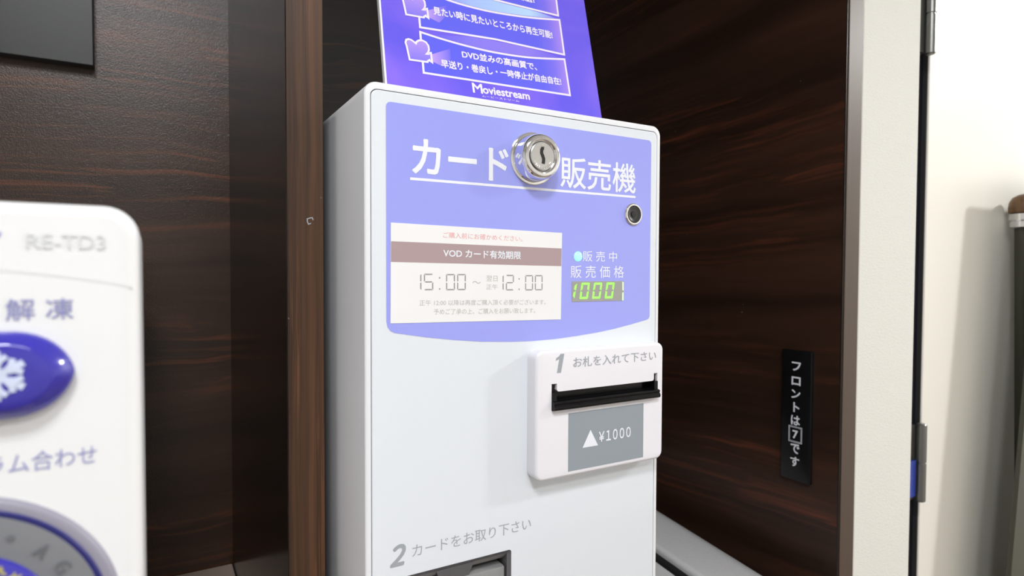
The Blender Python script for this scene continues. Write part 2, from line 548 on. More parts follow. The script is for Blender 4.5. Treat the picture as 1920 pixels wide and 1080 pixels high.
# cream wall beside the niche, door frame, door
struct('wall_front', B(0.730, 0.8555, VD, 0.56, 0, CEIL, bev=0.0015, seg=2), M_paper)
fr_bm = B(0.8555, 0.9385, 0.470, 0.56, 0, 2.06)
struct('trim_4', fr_bm, M_frame_dark)
struct('trim_5', B(0.9385, 0.9403, 0.4640, 0.56, 0, 2.06), M_frame_grey)
struct('wall_over_door', B(0.8555, X1, 0.47, 0.56, 2.06, CEIL), M_paper)
struct('wall_front_right', B(1.80, X1, 0.47, 0.56, 0, 2.06), M_paper)
door = struct('door_1', B(0.9405, 1.795, 0.462, 0.50, 0.01, 2.05, bev=0.0015), M_door)
def hinge(zc, half, m, blue):
    o = obj('hinge', lathe(bmesh.new(), lambda a, b, d: Vector((0.9125 + a, 0.448 + b, zc + d)), 0, 0,
            [(0.0050, -half), (0.0064, -half + 0.0015), (0.0064, -0.0014), (0.0052, -0.0012), (0.0052, 0.0012), (0.0064, 0.0014), (0.0064, half - 0.0015), (0.0050, half)], 24), m, door, 40)
    obj('hinge_leaf', B(0.884, 0.9105, 0.4535, 0.470, zc - half + 0.003, zc + half - 0.003), m, o)
    if blue:
        obj('hinge_tape', B(0.886, 0.9040, 0.4500, 0.4533, zc - half + 0.008, zc + 0.004), M_hinge_blue, o, label='blue protective tape on the hinge leaf')
hinge(1.0375, 0.054, M_hinge, True)
hinge(1.648, 0.054, M_hinge, False)
obj('door_handle', loops(bmesh.new(), FRONT(0.462), [(disc_pts(1.70, 1.0, r, 20), d) for r, d in ((0.012, 0.0), (0.012, 0.035), (0.026, 0.045), (0.026, 0.06), (0.02, 0.066))]), M_satin, door, 40)

# countertop under the oven with its cabinet
ct = obj('countertop', B(-0.62, 0.0765, 0.10, 0.7795, COUNTER - 0.035, COUNTER, bev=0.002), M_counter)
ct['label'] = 'beige laminate countertop under the white microwave in the left niche'; ct['category'] = 'countertop'
cab = thing('base_cabinet', 'dark wooden cabinet carrying the beige countertop', 'cabinet', (-0.27, 0.45, 0.0))
obj('cabinet_body', B(-0.615, 0.0765, 0.16, 0.7795, 0.0, COUNTER - 0.035), M_cabinet, cab)
for i in range(2):
    xa = -0.612 + i * 0.3445
    dr = obj('cabinet_door', B(xa, xa + 0.341, 0.142, 0.160, 0.06, COUNTER - 0.045, bev=0.001), M_cabinet, cab)
    xh = xa + (0.31 if i == 0 else 0.03)
    obj('handle', B(xh - 0.005, xh + 0.005, 0.125, 0.142, 0.70, 0.82, bev=0.002), M_satin, dr)

# ------------------------------------------------------------------ ceiling lamps
for i, (lx, ly, sx, sy, wt) in enumerate(LAMPS):
    t = thing('ceiling_lamp', ('square white ceiling lamp above and left of the card machine', 'square white ceiling lamp above the cream door', 'oblong white ceiling lamp behind the camera')[i], 'lamp', (lx, ly, CEIL - 0.06))
    hb = B(lx - sx / 2 - 0.02, lx + sx / 2 + 0.02, ly - sy / 2 - 0.02, ly + sy / 2 + 0.02, CEIL - 0.045, CEIL, bev=0.004)
    obj('housing', hb, M_lamp_house, t)
    obj('diffuser', B(lx - sx / 2, lx + sx / 2, ly - sy / 2, ly + sy / 2, CEIL - 0.060, CEIL - 0.045, bev=0.003), M_diffuser, t)
    ld = bpy.data.lights.new('ceiling_light', 'AREA')
    ld.shape = 'RECTANGLE'; ld.size = sx; ld.size_y = sy; ld.energy = wt
    ld.color = (1.0, 0.992, 0.98) if i == 1 else (0.965, 0.98, 1.0)
    lo = bpy.data.objects.new('ceiling_light', ld); COL.objects.link(lo)
    lo.location = (lx, ly, CEIL - 0.0625)

# ------------------------------------------------------------------ card vending machine
UL, UR, ZT, ZB = 0.1112, 0.3512, 1.4147, 0.98
mach = thing('card_vending_machine', 'white card vending machine with a violet-blue printed header, chrome lock and bill slot', 'vending machine', (0.2312, 0.44, ZB))
F0 = FRONT(V0)
# housing: a shell whose front rim surrounds the inset door
rim, dep = 0.0036, 0.150
hb = bmesh.new()
rings = [(rrect(UL, UR, ZB, ZT, 0.008, 8), -dep), (rrect(UL, UR, ZB, ZT, 0.008, 8), -0.0016)]
for i in range(1, 5):
    t = i / 4 * pi / 2; k = 0.0016 * (1 - cos(t))
    rings.append((rrect(UL + k, UR - k, ZB + k, ZT - k, 0.008 - k, 8), -0.0016 + 0.0016 * sin(t)))
rings.append((rrect(UL + rim, UR - rim, ZB + rim, ZT - rim - 0.0008, 0.0048, 8), 0.0))
rings.append((rrect(UL + rim, UR - rim, ZB + rim, ZT - rim - 0.0008, 0.0048, 8), -0.045))
loops(hb, F0, rings)
obj('housing', hb, M_white, mach, 30)
# front door panel
g = 0.0005
px0, px1, pz0, pz1 = UL + rim + g, UR - rim - g, ZB + rim + g, ZT - rim - 0.0008 - g
pb = rounded_slab(bmesh.new(), F0, px0, px1, pz0, pz1, 0.0044, -0.012, 0.0003, 0.0007, 8, 3)
panel = obj('front_panel', pb, M_white_panel, mach, 30, label='glossy white front door of the machine')
cut(panel, prism(bmesh.new(), F0, rrect(0.1290, 0.2148, 1.066, 1.1050, 0.0022, 5), -0.05, 0.02))
panel.data.polygons.foreach_set('use_smooth', [False] * len(panel.data.polygons))
# violet-blue printed field with a bowed lower edge
arc = [(0.1246, 1.2680), (0.1253, 1.2645), (0.1272, 1.2620), (0.1300, 1.2606), (0.1515, 1.2568), (0.1700, 1.2542), (0.1900, 1.2520), (0.2135, 1.2506), (0.2320, 1.2502), (0.2505, 1.2506), (0.2700, 1.2519), (0.2892, 1.2536), (0.3060, 1.2557), (0.3204, 1.2581), (0.3380, 1.2613), (0.3402, 1.2625), (0.3409, 1.2645)]
tr = [(0.3409 - 0.003 + 0.003 * cos(radians(t)), 1.3996 + 0.003 * sin(radians(t))) for t in (0, 30, 60, 90)]
tl = [(0.1246 + 0.003 + 0.003 * cos(radians(t)), 1.4004 + 0.003 * sin(radians(t))) for t in (90, 120, 150, 180)]
blue = obj('header_print', prism(bmesh.new(), F0, arc + tr + tl, 0.0, 0.00045), M_blue, panel, label='violet-blue printed header field')
E0 = 0.00047
lettering('title_lettering', F0, 'カード', (0.1414, 1.3603), (0.2112, 1.3603), 0.0228, E0, M_letter_white, panel, bold=0.022)
lettering('title_lettering', F0, '販売機', (0.2543, 1.3598), (0.3251, 1.3598), 0.0228, E0, M_letter_white, panel, bold=0.012)
obj('title_underline', prism(bmesh.new(), F0, [(0.1402, 1.3565), (0.3250, 1.3565), (0.3250, 1.3582), (0.1402, 1.3582)], 0.0004, 0.00055), M_letter_white, panel)
lettering('sale_lettering', F0, '販 売 中', (0.2748, 1.3068), (0.3071, 1.3068), 0.0078, E0, M_letter_white, panel)
lettering('price_lettering', F0, '販 売 価 格', (0.2638, 1.2946), (0.3141, 1.2946), 0.0092, E0, M_letter_white, panel)
lm = obj('status_lamp', lathe(bmesh.new(), F0, 0.2704, 1.3104, [(0.0037, 0.0), (0.0037, 0.0006), (0.0030, 0.0013), (0.0016, 0.0017), (0.0004, 0.0018)], 28), M_lamp, panel, 60, label='lit turquoise lamp')
# price display
win = obj('price_display', prism(bmesh.new(), F0, rrect(0.2651, 0.3138, 1.2771, 1.2921, 0.0004, 3), 0.0, 0.0007), M_window, mach, label='grey display window with lit green digits')
dg_ = bmesh.new()
for x0, x1 in ((0.2717, 0.2793), (0.2833, 0.2910), (0.2952, 0.3029)):
    seven(dg_, F0, '0', x0, x1, 1.2790, 1.2911, 0.0016, 0.0007, 0.00085, shear=0.155, gap=0.00022)
seven(dg_, F0, '1', 0.2600, 0.2672, 1.2795, 1.2908, 0.0017, 0.0007, 0.00085, shear=0.20, gap=0.0003)
obj('digits', dg_, M_digit, win)
d2 = bmesh.new()
prism(d2, F0, [(0.3126, 1.2852), (0.3136, 1.2846), (0.3136, 1.2912), (0.3124, 1.2916)], 0.0007, 0.00085)
prism(d2, F0, [(0.3124, 1.2772), (0.3136, 1.2772), (0.3136, 1.2836), (0.3124, 1.2830)], 0.0007, 0.00085)
obj('digit_edge', d2, M_digit_pale, win)
# cam lock with key plug
lk = obj('lock', lathe(bmesh.new(), F0, 0.2309, 1.3780,
    [(0.0183, 0.0003), (0.0183, 0.0011), (0.0176, 0.0015), (0.0166, 0.0015), (0.0163, 0.0030), (0.0158, 0.0098), (0.0152, 0.0120), (0.0142, 0.0134), (0.0132, 0.0139), (0.0116, 0.0139), (0.0108, 0.0132), (0.0100, 0.0124), (0.0098, 0.0116)], 64), M_chrome, mach, 35, label='chrome cylinder lock')
pl_ = obj('key_plug', lathe(bmesh.new(), F0, 0.2309, 1.3780, [(0.0097, 0.0113), (0.0097, 0.0128), (0.0092, 0.0132), (0.0002, 0.0132)], 48), M_satin, lk, 35)
sk = bmesh.new()
stroke(sk, F0, [(0.2298 + 0.0011, 1.3838), (0.2300, 1.3820), (0.2299, 1.3800), (0.2309, 1.3780), (0.2316, 1.3762), (0.2315, 1.3745), (0.2312, 1.3728)], 0.0026, 0.0130, 0.01328)
prism(sk, F0, [(0.2299, 1.3842), (0.2299, 1.3828), (0.2316, 1.3832), (0.2322, 1.3845)], 0.0130, 0.01329)
obj('keyhole', sk, M_black, lk)
emb = bmesh.new()
for i in range(13):
    a = radians(212 + i * 9.6)
    ca, cb = 0.2309 + 0.0078 * cos(a), 1.3780 + 0.0078 * sin(a)
    t = Vector((-sin(a), cos(a))) * 0.00036; nrm = Vector((cos(a), sin(a))) * (0.0009 if i % 3 else 0.0006)
    c0 = Vector((ca, cb))
    prism(emb, F0, [tuple(c0 - t - nrm), tuple(c0 + t - nrm), tuple(c0 + t + nrm), tuple(c0 - t + nrm)], 0.0130, 0.0135)
lathe(emb, F0, 0.2309, 1.3862, [(0.0009, 0.0130), (0.0009, 0.0134), (0.0005, 0.0135)], 12)
obj('embossing', emb, M_chrome, lk)
# small round key switch
ks = obj('key_switch', lathe(bmesh.new(), F0, 0.3228, 1.3438, [(0.0086, 0.0), (0.0086, 0.0012), (0.0078, 0.0020), (0.0068, 0.0020), (0.0066, 0.0012), (0.0066, -0.0010)], 48, cap=True), M_chrome, mach, 40, label='small chrome ringed key switch')
obj('switch_recess', lathe(bmesh.new(), F0, 0.3228, 1.3438, [(0.0066, 0.0013), (0.0060, 0.0019), (0.0050, 0.0017), (0.0030, 0.0010), (0.0004, 0.0008)], 40), plain('switch_dark', (0.05, 0.05, 0.05), 0.3, metal=0.5), ks, 50, label='dark funnel inside the key switch')
obj('switch_hole', lathe(bmesh.new(), F0, 0.3226, 1.3438, [(0.0024, 0.0009), (0.0024, 0.00185), (0.0003, 0.00186)], 24), M_black, ks)

# printed step 2
lettering('step_lettering', F0, '２', (0.1266, 1.1127), (0.1372, 1.1127), 0.0140, 0.00032, M_letter_grey, panel, bold=0.035, shear=0.22)
lettering('step_lettering', F0, 'カードをお取り下さい', (0.1414, 1.1160), (0.2308, 1.1160), 0.0080, 0.00032, M_letter_grey, panel)

# card slot set into the panel
cs = thing_part = obj('card_slot', loops(bmesh.new(), F0, [(rrect(0.1294, 0.2144, 1.0664, 1.1046, 0.0020, 5), d) if k == 0 else (rrect(0.1294 + 0.0022, 0.2144 - 0.0022, 1.0664 + 0.0022, 1.1046 - 0.0022, 0.0012, 5), d) for k, d in ((0, -0.030), (0, 0.0001), (1, -0.0016), (1, -0.026))]), M_grey_plastic, mach, 30, label='grey card outlet with a finger notch')
# sloping upper lip either side of the notch, the notch wedge, slot shadow and lower ledge
for xa, xb in ((0.1318, 0.1600), (0.1855, 0.2120)):
    lip = bmesh.new()
    a = [lip.verts.new(F0(x, z, d)) for x in (xa, xb) for z, d in ((1.1022, -0.0014), (1.0975, -0.0060), (1.0975, -0.02), (1.1022, -0.02))]
    for q in ((0, 1, 5, 4), (1, 2, 6, 5), (2, 3, 7, 6), (3, 0, 4, 7), (0, 3, 2, 1), (4, 5, 6, 7)):
        lip.faces.new([a[i] for i in q])
    obj('slot_lip', lip, M_grey_light, cs)
nt_ = bmesh.new()
a = [nt_.verts.new(F0(x, z, d)) for z, d, x0, x1 in ((1.1022, -0.0016, 0.1590, 0.1865), (1.0900, -0.0040, 0.1630, 0.1825)) for x in (x0, x1)]
b_ = [nt_.verts.new(F0(x, z, d)) for z, d, x0, x1 in ((1.1022, -0.02, 0.1590, 0.1865), (1.0900, -0.02, 0.1630, 0.1825)) for x in (x0, x1)]
for q in ((a[0], a[1], a[3], a[2]), (b_[0], b_[2], b_[3], b_[1]), (a[0], b_[0], b_[1], a[1]), (a[2], a[3], b_[3], b_[2]), (a[0], a[2], b_[2], b_[0]), (a[1], b_[1], b_[3], a[3])):
    nt_.faces.new(q)
obj('notch_wedge', nt_, M_grey_plastic, cs)
obj('slot_ledge', rounded_slab(bmesh.new(), F0, 0.1325, 0.2112, 1.071, 1.0930, 0.001, -0.025, -0.0025, 0.0012, 3, 2), M_grey_light, cs, 30)
obj('slot_mouth', prism(bmesh.new(), F0, [(0.1318, 1.0690), (0.2120, 1.0690), (0.2120, 1.1020), (0.1318, 1.1020)], -0.0255, -0.018), M_black, cs)

# bill acceptor: thick white plate with a black mouth
PD = 0.012
FP = FRONT(V0 - PD)
acc = obj('bill_acceptor', rounded_slab(bmesh.new(), F0, 0.2272, 0.3452, 1.1530, 1.2442, 0.0060, 0.0003, PD, 0.0022, 8, 5), M_bezel, mach, 35, label='white plastic bill acceptor plate')
cut(acc, prism(bmesh.new(), FP, [(0.2400, 1.2018), (0.3388, 1.2018), (0.3388, 1.2207), (0.3353, 1.2207), (0.3353, 1.2163), (0.3347, 1.2153), (0.3337, 1.2149), (0.2461, 1.2149), (0.2451, 1.2153), (0.2445, 1.2163), (0.2445, 1.2207), (0.2400, 1.2207)], -0.009, 0.02))
mo = bmesh.new()
prism(mo, FP, [(0.2401, 1.2019), (0.3387, 1.2019), (0.3387, 1.2148), (0.2401, 1.2148)], -0.0089, -0.0065)
for xa, xb in ((0.2401, 0.2440), (0.3352, 0.3387)):
    prism(mo, FP, [(xa, 1.2019), (xb, 1.2019), (xb, 1.2145), (xa, 1.2145)], -0.0085, 0.0008)
    prism(mo, FP, [(xa + 0.0002, 1.2140), (xb - 0.0002, 1.2140), (xb - 0.0002, 1.2196), (xa + 0.0002, 1.2196)], -0.0085, -0.002)
mouth = obj('bill_slot', mo, M_gloss_black, acc)
lp = bmesh.new()
prof = [(1.2019, -0.006), (1.2019, 0.0022), (1.2024, 0.0036), (1.2036, 0.0042), (1.2048, 0.0040), (1.2060, 0.0030), (1.2072, 0.0036), (1.2080, 0.0030), (1.2084, 0.0014), (1.2086, -0.002), (1.2088, -0.006)]
pa = [lp.verts.new(FP(0.2402, z, d)) for z, d in prof]; pb_ = [lp.verts.new(FP(0.3386, z, d)) for z, d in prof]
n = len(prof)
for i in range(n):
    lp.faces.new((pa[i], pa[(i + 1) % n], pb_[(i + 1) % n], pb_[i]))
lp.faces.new(pa[::-1]); lp.faces.new(pb_)
obj('slot_lip', lp, M_gloss_black, acc, 50, label='rounded glossy black lip of the bill slot')
lab = obj('price_label', prism(bmesh.new(), FP, [(0.2545, 1.1567), (0.3248, 1.1567), (0.3248, 1.1984), (0.2545, 1.1984)], 0.0, 0.0002), M_label_grey, acc, label='grey label')
ar = bmesh.new()
prism(ar, FP, [(0.2670, 1.1720), (0.2810, 1.1720), (0.2741, 1.1843)], 0.0002, 0.0003)
obj('arrow_print', ar, M_letter_white, acc)
lettering('price_lettering', FP, '￥１０００', (0.2816, 1.1741), (0.3121, 1.1741), 0.0080, 0.00025, M_letter_white, acc, bold=0.02, spacing=0.62)
obj('step_lettering', prism(bmesh.new(), FP, [(0.2434 + (x - 238) / 62 * 0.0072, 1.2280 + (230 - y) / 145 * 0.0135) for x, y in ((276, 230), (246, 230), (263, 126), (237, 136), (241, 116), (262, 102), (273, 86), (300, 86))], 0.0, 0.00008), M_letter_grey, acc)
lettering('step_lettering', FP, 'お札を入れて下さい', (0.2585, 1.2308), (0.3373, 1.2308), 0.0074, 0.00002, M_letter_grey, acc, bold=0.004)

# paper notice stuck on the header
NT = [(0.1272, 1.2668), (0.2553, 1.2646), (0.2559, 1.3272), (0.1275, 1.3293)]
notice = obj('notice_sticker', prism(bmesh.new(), F0, NT, 0.00046, 0.00070), M_notice, mach, label='white paper notice with brown band and opening hours')
N1 = 0.00070
obj('brown_band', prism(bmesh.new(), F0, [(0.1275, 1.3050), (0.2554, 1.3032), (0.2556, 1.3160), (0.1276, 1.3178)], N1, N1 + 0.00006), M_band, notice)
lettering('notice_lettering', F0, 'ご購入前にお確かめください。', (0.1626, 1.3209), (0.2225, 1.3200), 0.0038, N1, M_notice_red, notice, label='red lettering')
lettering('notice_lettering', F0, 'VOD カード有効期限', (0.1626, 1.3084), (0.2212, 1.3076), 0.0056, N1 + 0.00006, M_letter_white, notice, label='white lettering', bold=0.022)
tm = bmesh.new()
def clock(x, txt, z0, z1, wd, gap):
    for ch in txt:
        if ch == ':':
            for zz in (z0 + 0.0004, z0 + 0.0076):
                prism(tm, F0, [(x + 0.0009, zz), (x + 0.0018, zz), (x + 0.0018, zz + 0.001), (x + 0.0009, zz + 0.001)], N1, N1 + 0.00006)
            x += 0.0066 if wd > 0.006 else 0.0060
        elif ch == '1':
            seven(tm, F0, '1', x - 0.0052, x + 0.0010, z0, z1, 0.0008, N1, N1 + 0.00006, gap=0.00025); x += 0.0027
        else:
            seven(tm, F0, ch, x, x + wd, z0, z1, 0.0008, N1, N1 + 0.00006, gap=0.00025); x += wd + gap
clock(0.1466, '1', 1.2871, 1.2977, 0.0064, 0.0015)
clock(0.1493, '5', 1.2871, 1.2977, 0.0064, 0.0015)
clock(0.1588, ':', 1.2869, 1.2975, 0.0064, 0.0015)
clock(0.1647, '00', 1.2869, 1.2975, 0.0063, 0.0016)
obj('clock_digits', tm, M_notice_ink, notice, label='thin grey opening time digits')
tm = bmesh.new()
clock(0.2066, '1', 1.2862, 1.2969, 0.0063, 0.0016)
clock(0.2094, '2', 1.2862, 1.2969, 0.0063, 0.0016)
clock(0.2186, ':', 1.2860, 1.2967, 0.0063, 0.0016)
clock(0.2249, '00', 1.2860, 1.2967, 0.0064, 0.0016)
obj('clock_digits', tm, M_notice_ink, notice, label='thin grey closing time digits')
lettering('notice_lettering', F0, '～', (0.1838, 1.2911), (0.1900, 1.2910), 0.0017, N1, M_notice_ink_pale, notice)
lettering('notice_lettering', F0, '翌日', (0.1942, 1.2926), (0.2028, 1.2925), 0.0038, N1, M_notice_ink_pale, notice)
lettering('notice_lettering', F0, '正午', (0.1942, 1.2870), (0.2028, 1.2869), 0.0036, N1, M_notice_ink_pale, notice)
lettering('notice_lettering', F0, '正午 12:00 以降は再度ご購入頂く必要がございます。', (0.1462, 1.2773), (0.2420, 1.2757), 0.0037, N1, M_notice_ink_pale, notice)
lettering('notice_lettering', F0, '予めご了承の上、ご購入をお願い致します。', (0.1560, 1.2713), (0.2332, 1.2699), 0.0037, N1, M_notice_ink_pale, notice)

# stand below the machine, out of the light inside the niche
st = thing('machine_stand', 'dark wooden stand under the white card machine', 'stand', (0.2312, 0.45, 0.62))
obj('top_board', B(0.118, 0.344, 0.385, 0.525, 0.96, 0.98, bev=0.001), M_cabinet, st)
for xa in (0.124, 0.318):
    obj('side_board', B(xa, xa + 0.02, 0.445, 0.52, 0.62, 0.96), M_cabinet, st)

# ------------------------------------------------------------------ poster standing on the machine
po = thing('advertising_poster', 'violet advertising board with white framed slogans leaning back on top of the machine', 'poster', (0.245, 0.43, ZT))
PB = [(0.1461, 0.0004), (0.3428, 0.0044), (0.3486, 0.2870), (0.1512, 0.2830)]
pbm = prism(bmesh.new(), POSTER, PB, -0.0048, 0.0)
board = obj('board', pbm, [M_poster_edge, M_poster], po)
board.data.update()
for p in board.data.polygons:      # printed face towards the room, pale core at the cut edges
    p.material_index = 1 if (p.normal.y < -0.8) else 0
obj('cut_edge', prism(bmesh.new(), POSTER, [(0.1457, 0.0008), (0.1472, 0.0008), (0.1521, 0.2828), (0.1508, 0.2828)], -0.0040, 0.0002), M_poster_edge, po, label='white frayed cut edge of the board')
def hx(x): return x - po.location.x
M_box = ramp_print('poster_box_print', 0, hx(0.178), hx(0.314), [(0.0, (0.112, 0.118, 0.83)), (0.80, (0.125, 0.125, 0.83)), (0.90, (0.20, 0.16, 0.83)), (1.0, (0.40, 0.25, 0.83))])
M_beam = ramp_print('poster_beam_print', 0, hx(0.186), hx(0.203), [(0.0, (0.50, 0.33, 0.84)), (1.0, (0.14, 0.135, 0.83))])
M_icon = ramp_print('poster_icon_print', 2, 0.040, 0.060, [(0.0, (0.20, 0.17, 0.83)), (1.0, (0.45, 0.30, 0.84))])
M_icon2 = ramp_print('poster_icon_print_upper', 2, 0.077, 0.097, [(0.0, (0.20, 0.17, 0.83)), (1.0, (0.45, 0.30, 0.84))])
M_swoosh = ramp_print('poster_swoosh_print', 0, hx(0.196), hx(0.312), [(0.0, (0.26, 0.26, 0.88)), (0.25, (0.36, 0.50, 0.90)), (0.75, (0.46, 0.66, 0.92)), (1.0, (0.22, 0.18, 0.84))])
M_swoosh2 = ramp_print('poster_swoosh_print_lower', 0, hx(0.185), hx(0.312), [(0.0, (0.135, 0.12, 0.81)), (0.3, (0.24, 0.19, 0.83)), (0.7, (0.27, 0.20, 0.83)), (1.0, (0.15, 0.12, 0.81))])
def frame(bot, top, h, icon_mat, dy):
    """one slogan frame: blue field with bowed upper edge, pale outline, projector icon and light beam"""
    out = bot + top
    f = obj('slogan_frame', prism(bmesh.new(), POSTER, out, 0.0, 0.00012), M_box, po)
    obj('frame_line', stroke(bmesh.new(), POSTER, out, 0.0017, 0.0001, 0.00022, closed=True), M_poster_line, f)
    return f
def smooth_curve(pts, n=6):
    res = []
    P = [Vector(p) for p in pts]
    for i in range(len(P) - 1):
        p0 = P[max(i - 1, 0)]; p1 = P[i]; p2 = P[i + 1]; p3 = P[min(i + 2, len(P) - 1)]
        for k in range(n):
            t = k / n
            res.append(tuple(0.5 * ((2 * p1) + (p2 - p0) * t + (2 * p0 - 5 * p1 + 4 * p2 - p3) * t * t + (3 * p1 - p0 - 3 * p2 + p3) * t ** 3)))
    res.append(tuple(P[-1]))
    return res
top3 = smooth_curve([(0.3120, 0.0712), (0.2753, 0.0657), (0.2432, 0.0638), (0.2191, 0.0643), (0.1964, 0.0660), (0.1780, 0.0683)])
f3 = frame([(0.1772, 0.0338), (0.3119, 0.0367)], top3, 0, M_icon, 0)
top2 = smooth_curve([(0.3134, 0.1101), (0.2814, 0.1050), (0.2484, 0.1018), (0.2238, 0.1014), (0.2028, 0.1029), (0.1790, 0.1066)])
f2 = frame([(0.1783, 0.0724), (0.2440, 0.0762), (0.3126, 0.0757)], top2, 0, M_icon2, 0)
top1 = smooth_curve([(0.3140, 0.1490), (0.2820, 0.1440), (0.2490, 0.1405), (0.2240, 0.1402), (0.2030, 0.1418), (0.1795, 0.1455)])
f1 = frame([(0.1790, 0.1108), (0.2450, 0.1140), (0.3128, 0.1142)], top1, 0, M_icon2, 0)
def swoosh(lo, hi, m):
    obj('swoosh', prism(bmesh.new(), POSTER, smooth_curve(lo) + smooth_curve(hi)[1:-1], 0.0, 0.00010), m, po)
swoosh([(0.190, 0.1056), (0.2028, 0.1040), (0.2238, 0.1026), (0.2484, 0.1030), (0.2814, 0.1064), (0.3100, 0.1108)], [(0.3100, 0.1108), (0.2900, 0.1128), (0.2600, 0.1128), (0.2300, 0.1124), (0.190, 0.1056)], M_swoosh)
swoosh([(0.188, 0.0678), (0.1964, 0.0671), (0.2191, 0.0655), (0.2432, 0.0650), (0.2753, 0.0670), (0.3080, 0.0718)], [(0.3080, 0.0718), (0.2800, 0.0748), (0.2500, 0.0746), (0.2200, 0.0735), (0.188, 0.0678)], M_swoosh2)
ICON = [(0.1669, 0.0427), (0.1661, 0.0500), (0.1656, 0.0540), (0.1650, 0.0565), (0.1658, 0.0590), (0.1678, 0.0600), (0.1700, 0.0597), (0.1718, 0.0586), (0.1733, 0.0574), (0.1740, 0.0590), (0.1760, 0.0606), (0.1790, 0.0612), (0.1818, 0.0602), (0.1834, 0.0578), (0.1836, 0.0545), (0.1828, 0.0520), (0.1814, 0.0503), (0.1830, 0.0505), (0.1832, 0.0512), (0.1849, 0.0519), (0.1851, 0.0438), (0.1834, 0.0448), (0.1832, 0.0455), (0.1816, 0.0443), (0.1813, 0.0434)]
BEAM = [(0.1858, 0.0510), (0.2019, 0.0590), (0.2012, 0.0500), (0.1940, 0.0420), (0.1860, 0.0446)]
for k, (dx, dy, im) in enumerate(((0, 0, M_icon), (0.0010, 0.0382, M_icon2), (0.0018, 0.0765, M_icon2))):
    obj('light_beam', prism(bmesh.new(), POSTER, [(a + dx, b + dy) for a, b in BEAM], 0.0001, 0.00016), M_beam, (f3, f2, f1)[k])
    pts = [(a + dx, b + dy) for a, b in ICON]
    ic = obj('projector_icon', prism(bmesh.new(), POSTER, pts, 0.0001, 0.00026), im, po)
    obj('icon_line', stroke(bmesh.new(), POSTER, pts, 0.0015, 0.00022, 0.00034, closed=True), M_poster_line, ic)
T1 = 0.00018
def ptext(body, bl, br, h, par, **k):
    lettering('slogan_lettering', POSTER, body, bl, br, h, T1, M_poster_text, par, **k)
ptext('見たい時に見たいところから再生可能!', (0.1910, 0.0862), (0.3030, 0.0890), 0.0076, f2, bold=0.03)
ptext('DVD並みの高画質で、', (0.2115, 0.0528), (0.2815, 0.0545), 0.0070, f3, bold=0.03)
ptext('早送り・巻戻し・一時停止が自由自在!', (0.1926, 0.0410), (0.3046, 0.0448), 0.0072, f3, bold=0.03)
ptext('見放題!', (0.2570, 0.1196), (0.2894, 0.1205), 0.0072, f1, bold=0.03)
lettering('logo_lettering', POSTER, 'M', (0.2172, 0.0240), (0.2262, 0.0242), 0.0086, 0.0001, M_poster_text, po, bold=0.02)
lettering('logo_lettering', POSTER, 'oviestream', (0.2262, 0.0246), (0.2699, 0.0256), 0.0068, 0.0001, M_poster_text, po, bold=0.03)
lettering('logo_lettering', POSTER, 'ムービーストリーム', (0.2248, 0.0214), (0.2590, 0.0222), 0.0018, 0.0001, M_poster_text, po, bold=0.02)
# folding prop behind the board
eb = bmesh.new()
pts = [POSTER(a, b, d) for a, b, d in ((0.215, 0.17, -0.0050), (0.275, 0.17, -0.0050))]
base = [Vector((0.205, 0.517, ZT + 0.0004)), Vector((0.285, 0.517, ZT + 0.0004))]
q = [pts[0], pts[1], base[1], base[0]]
lo = [eb.verts.new(p) for p in q]; hi = [eb.verts.new(p + Vector((0, 0.0015, 0.0006))) for p in q]
for i in range(4): eb.faces.new((lo[i], lo[(i + 1) % 4], hi[(i + 1) % 4], hi[i]))
eb.faces.new(lo[::-1]); eb.faces.new(hi)
obj('easel_prop', eb, M_poster_edge, po)

# ------------------------------------------------------------------ microwave oven on the counter
VM = 0.20
FM = FRONT(VM)
ov = thing('microwave_oven', 'white microwave oven with a blue button and grey dial on the left counter', 'microwave', (-0.23, 0.38, COUNTER))
obj('body', rounded_slab(bmesh.new(), FM, -0.455, -0.0085, COUNTER + 0.016, 1.3100, 0.006, -0.50, -0.045, 0.001, 6, 2), M_oven, ov, 40)
obj('front_shell', rounded_slab(bmesh.new(), FM, -0.465, -0.0031, COUNTER + 0.012, 1.3172, 0.0085, -0.05, 0.0, 0.0035, 8, 6), M_oven, ov, 40)
for xa in (-0.43, -0.06):
    for ya in (0.24, 0.66):
        obj('foot', lathe(bmesh.new(), lambda a, b, d, xa=xa, ya=ya: Vector((xa + a, ya + b, COUNTER + d)), 0, 0, [(0.013, 0.0), (0.015, 0.0125)], 20), M_black, ov)
dr = obj('oven_door', rounded_slab(bmesh.new(), FM, -0.455, -0.092, COUNTER + 0.022, 1.305, 0.006, -0.002, 0.004, 0.002, 5, 3), M_oven, ov, 40)
obj('door_window', prism(bmesh.new(), FM, rrect(-0.43, -0.13, 1.02, 1.27, 0.008, 5), 0.004, 0.0046), M_glass_dark, dr)
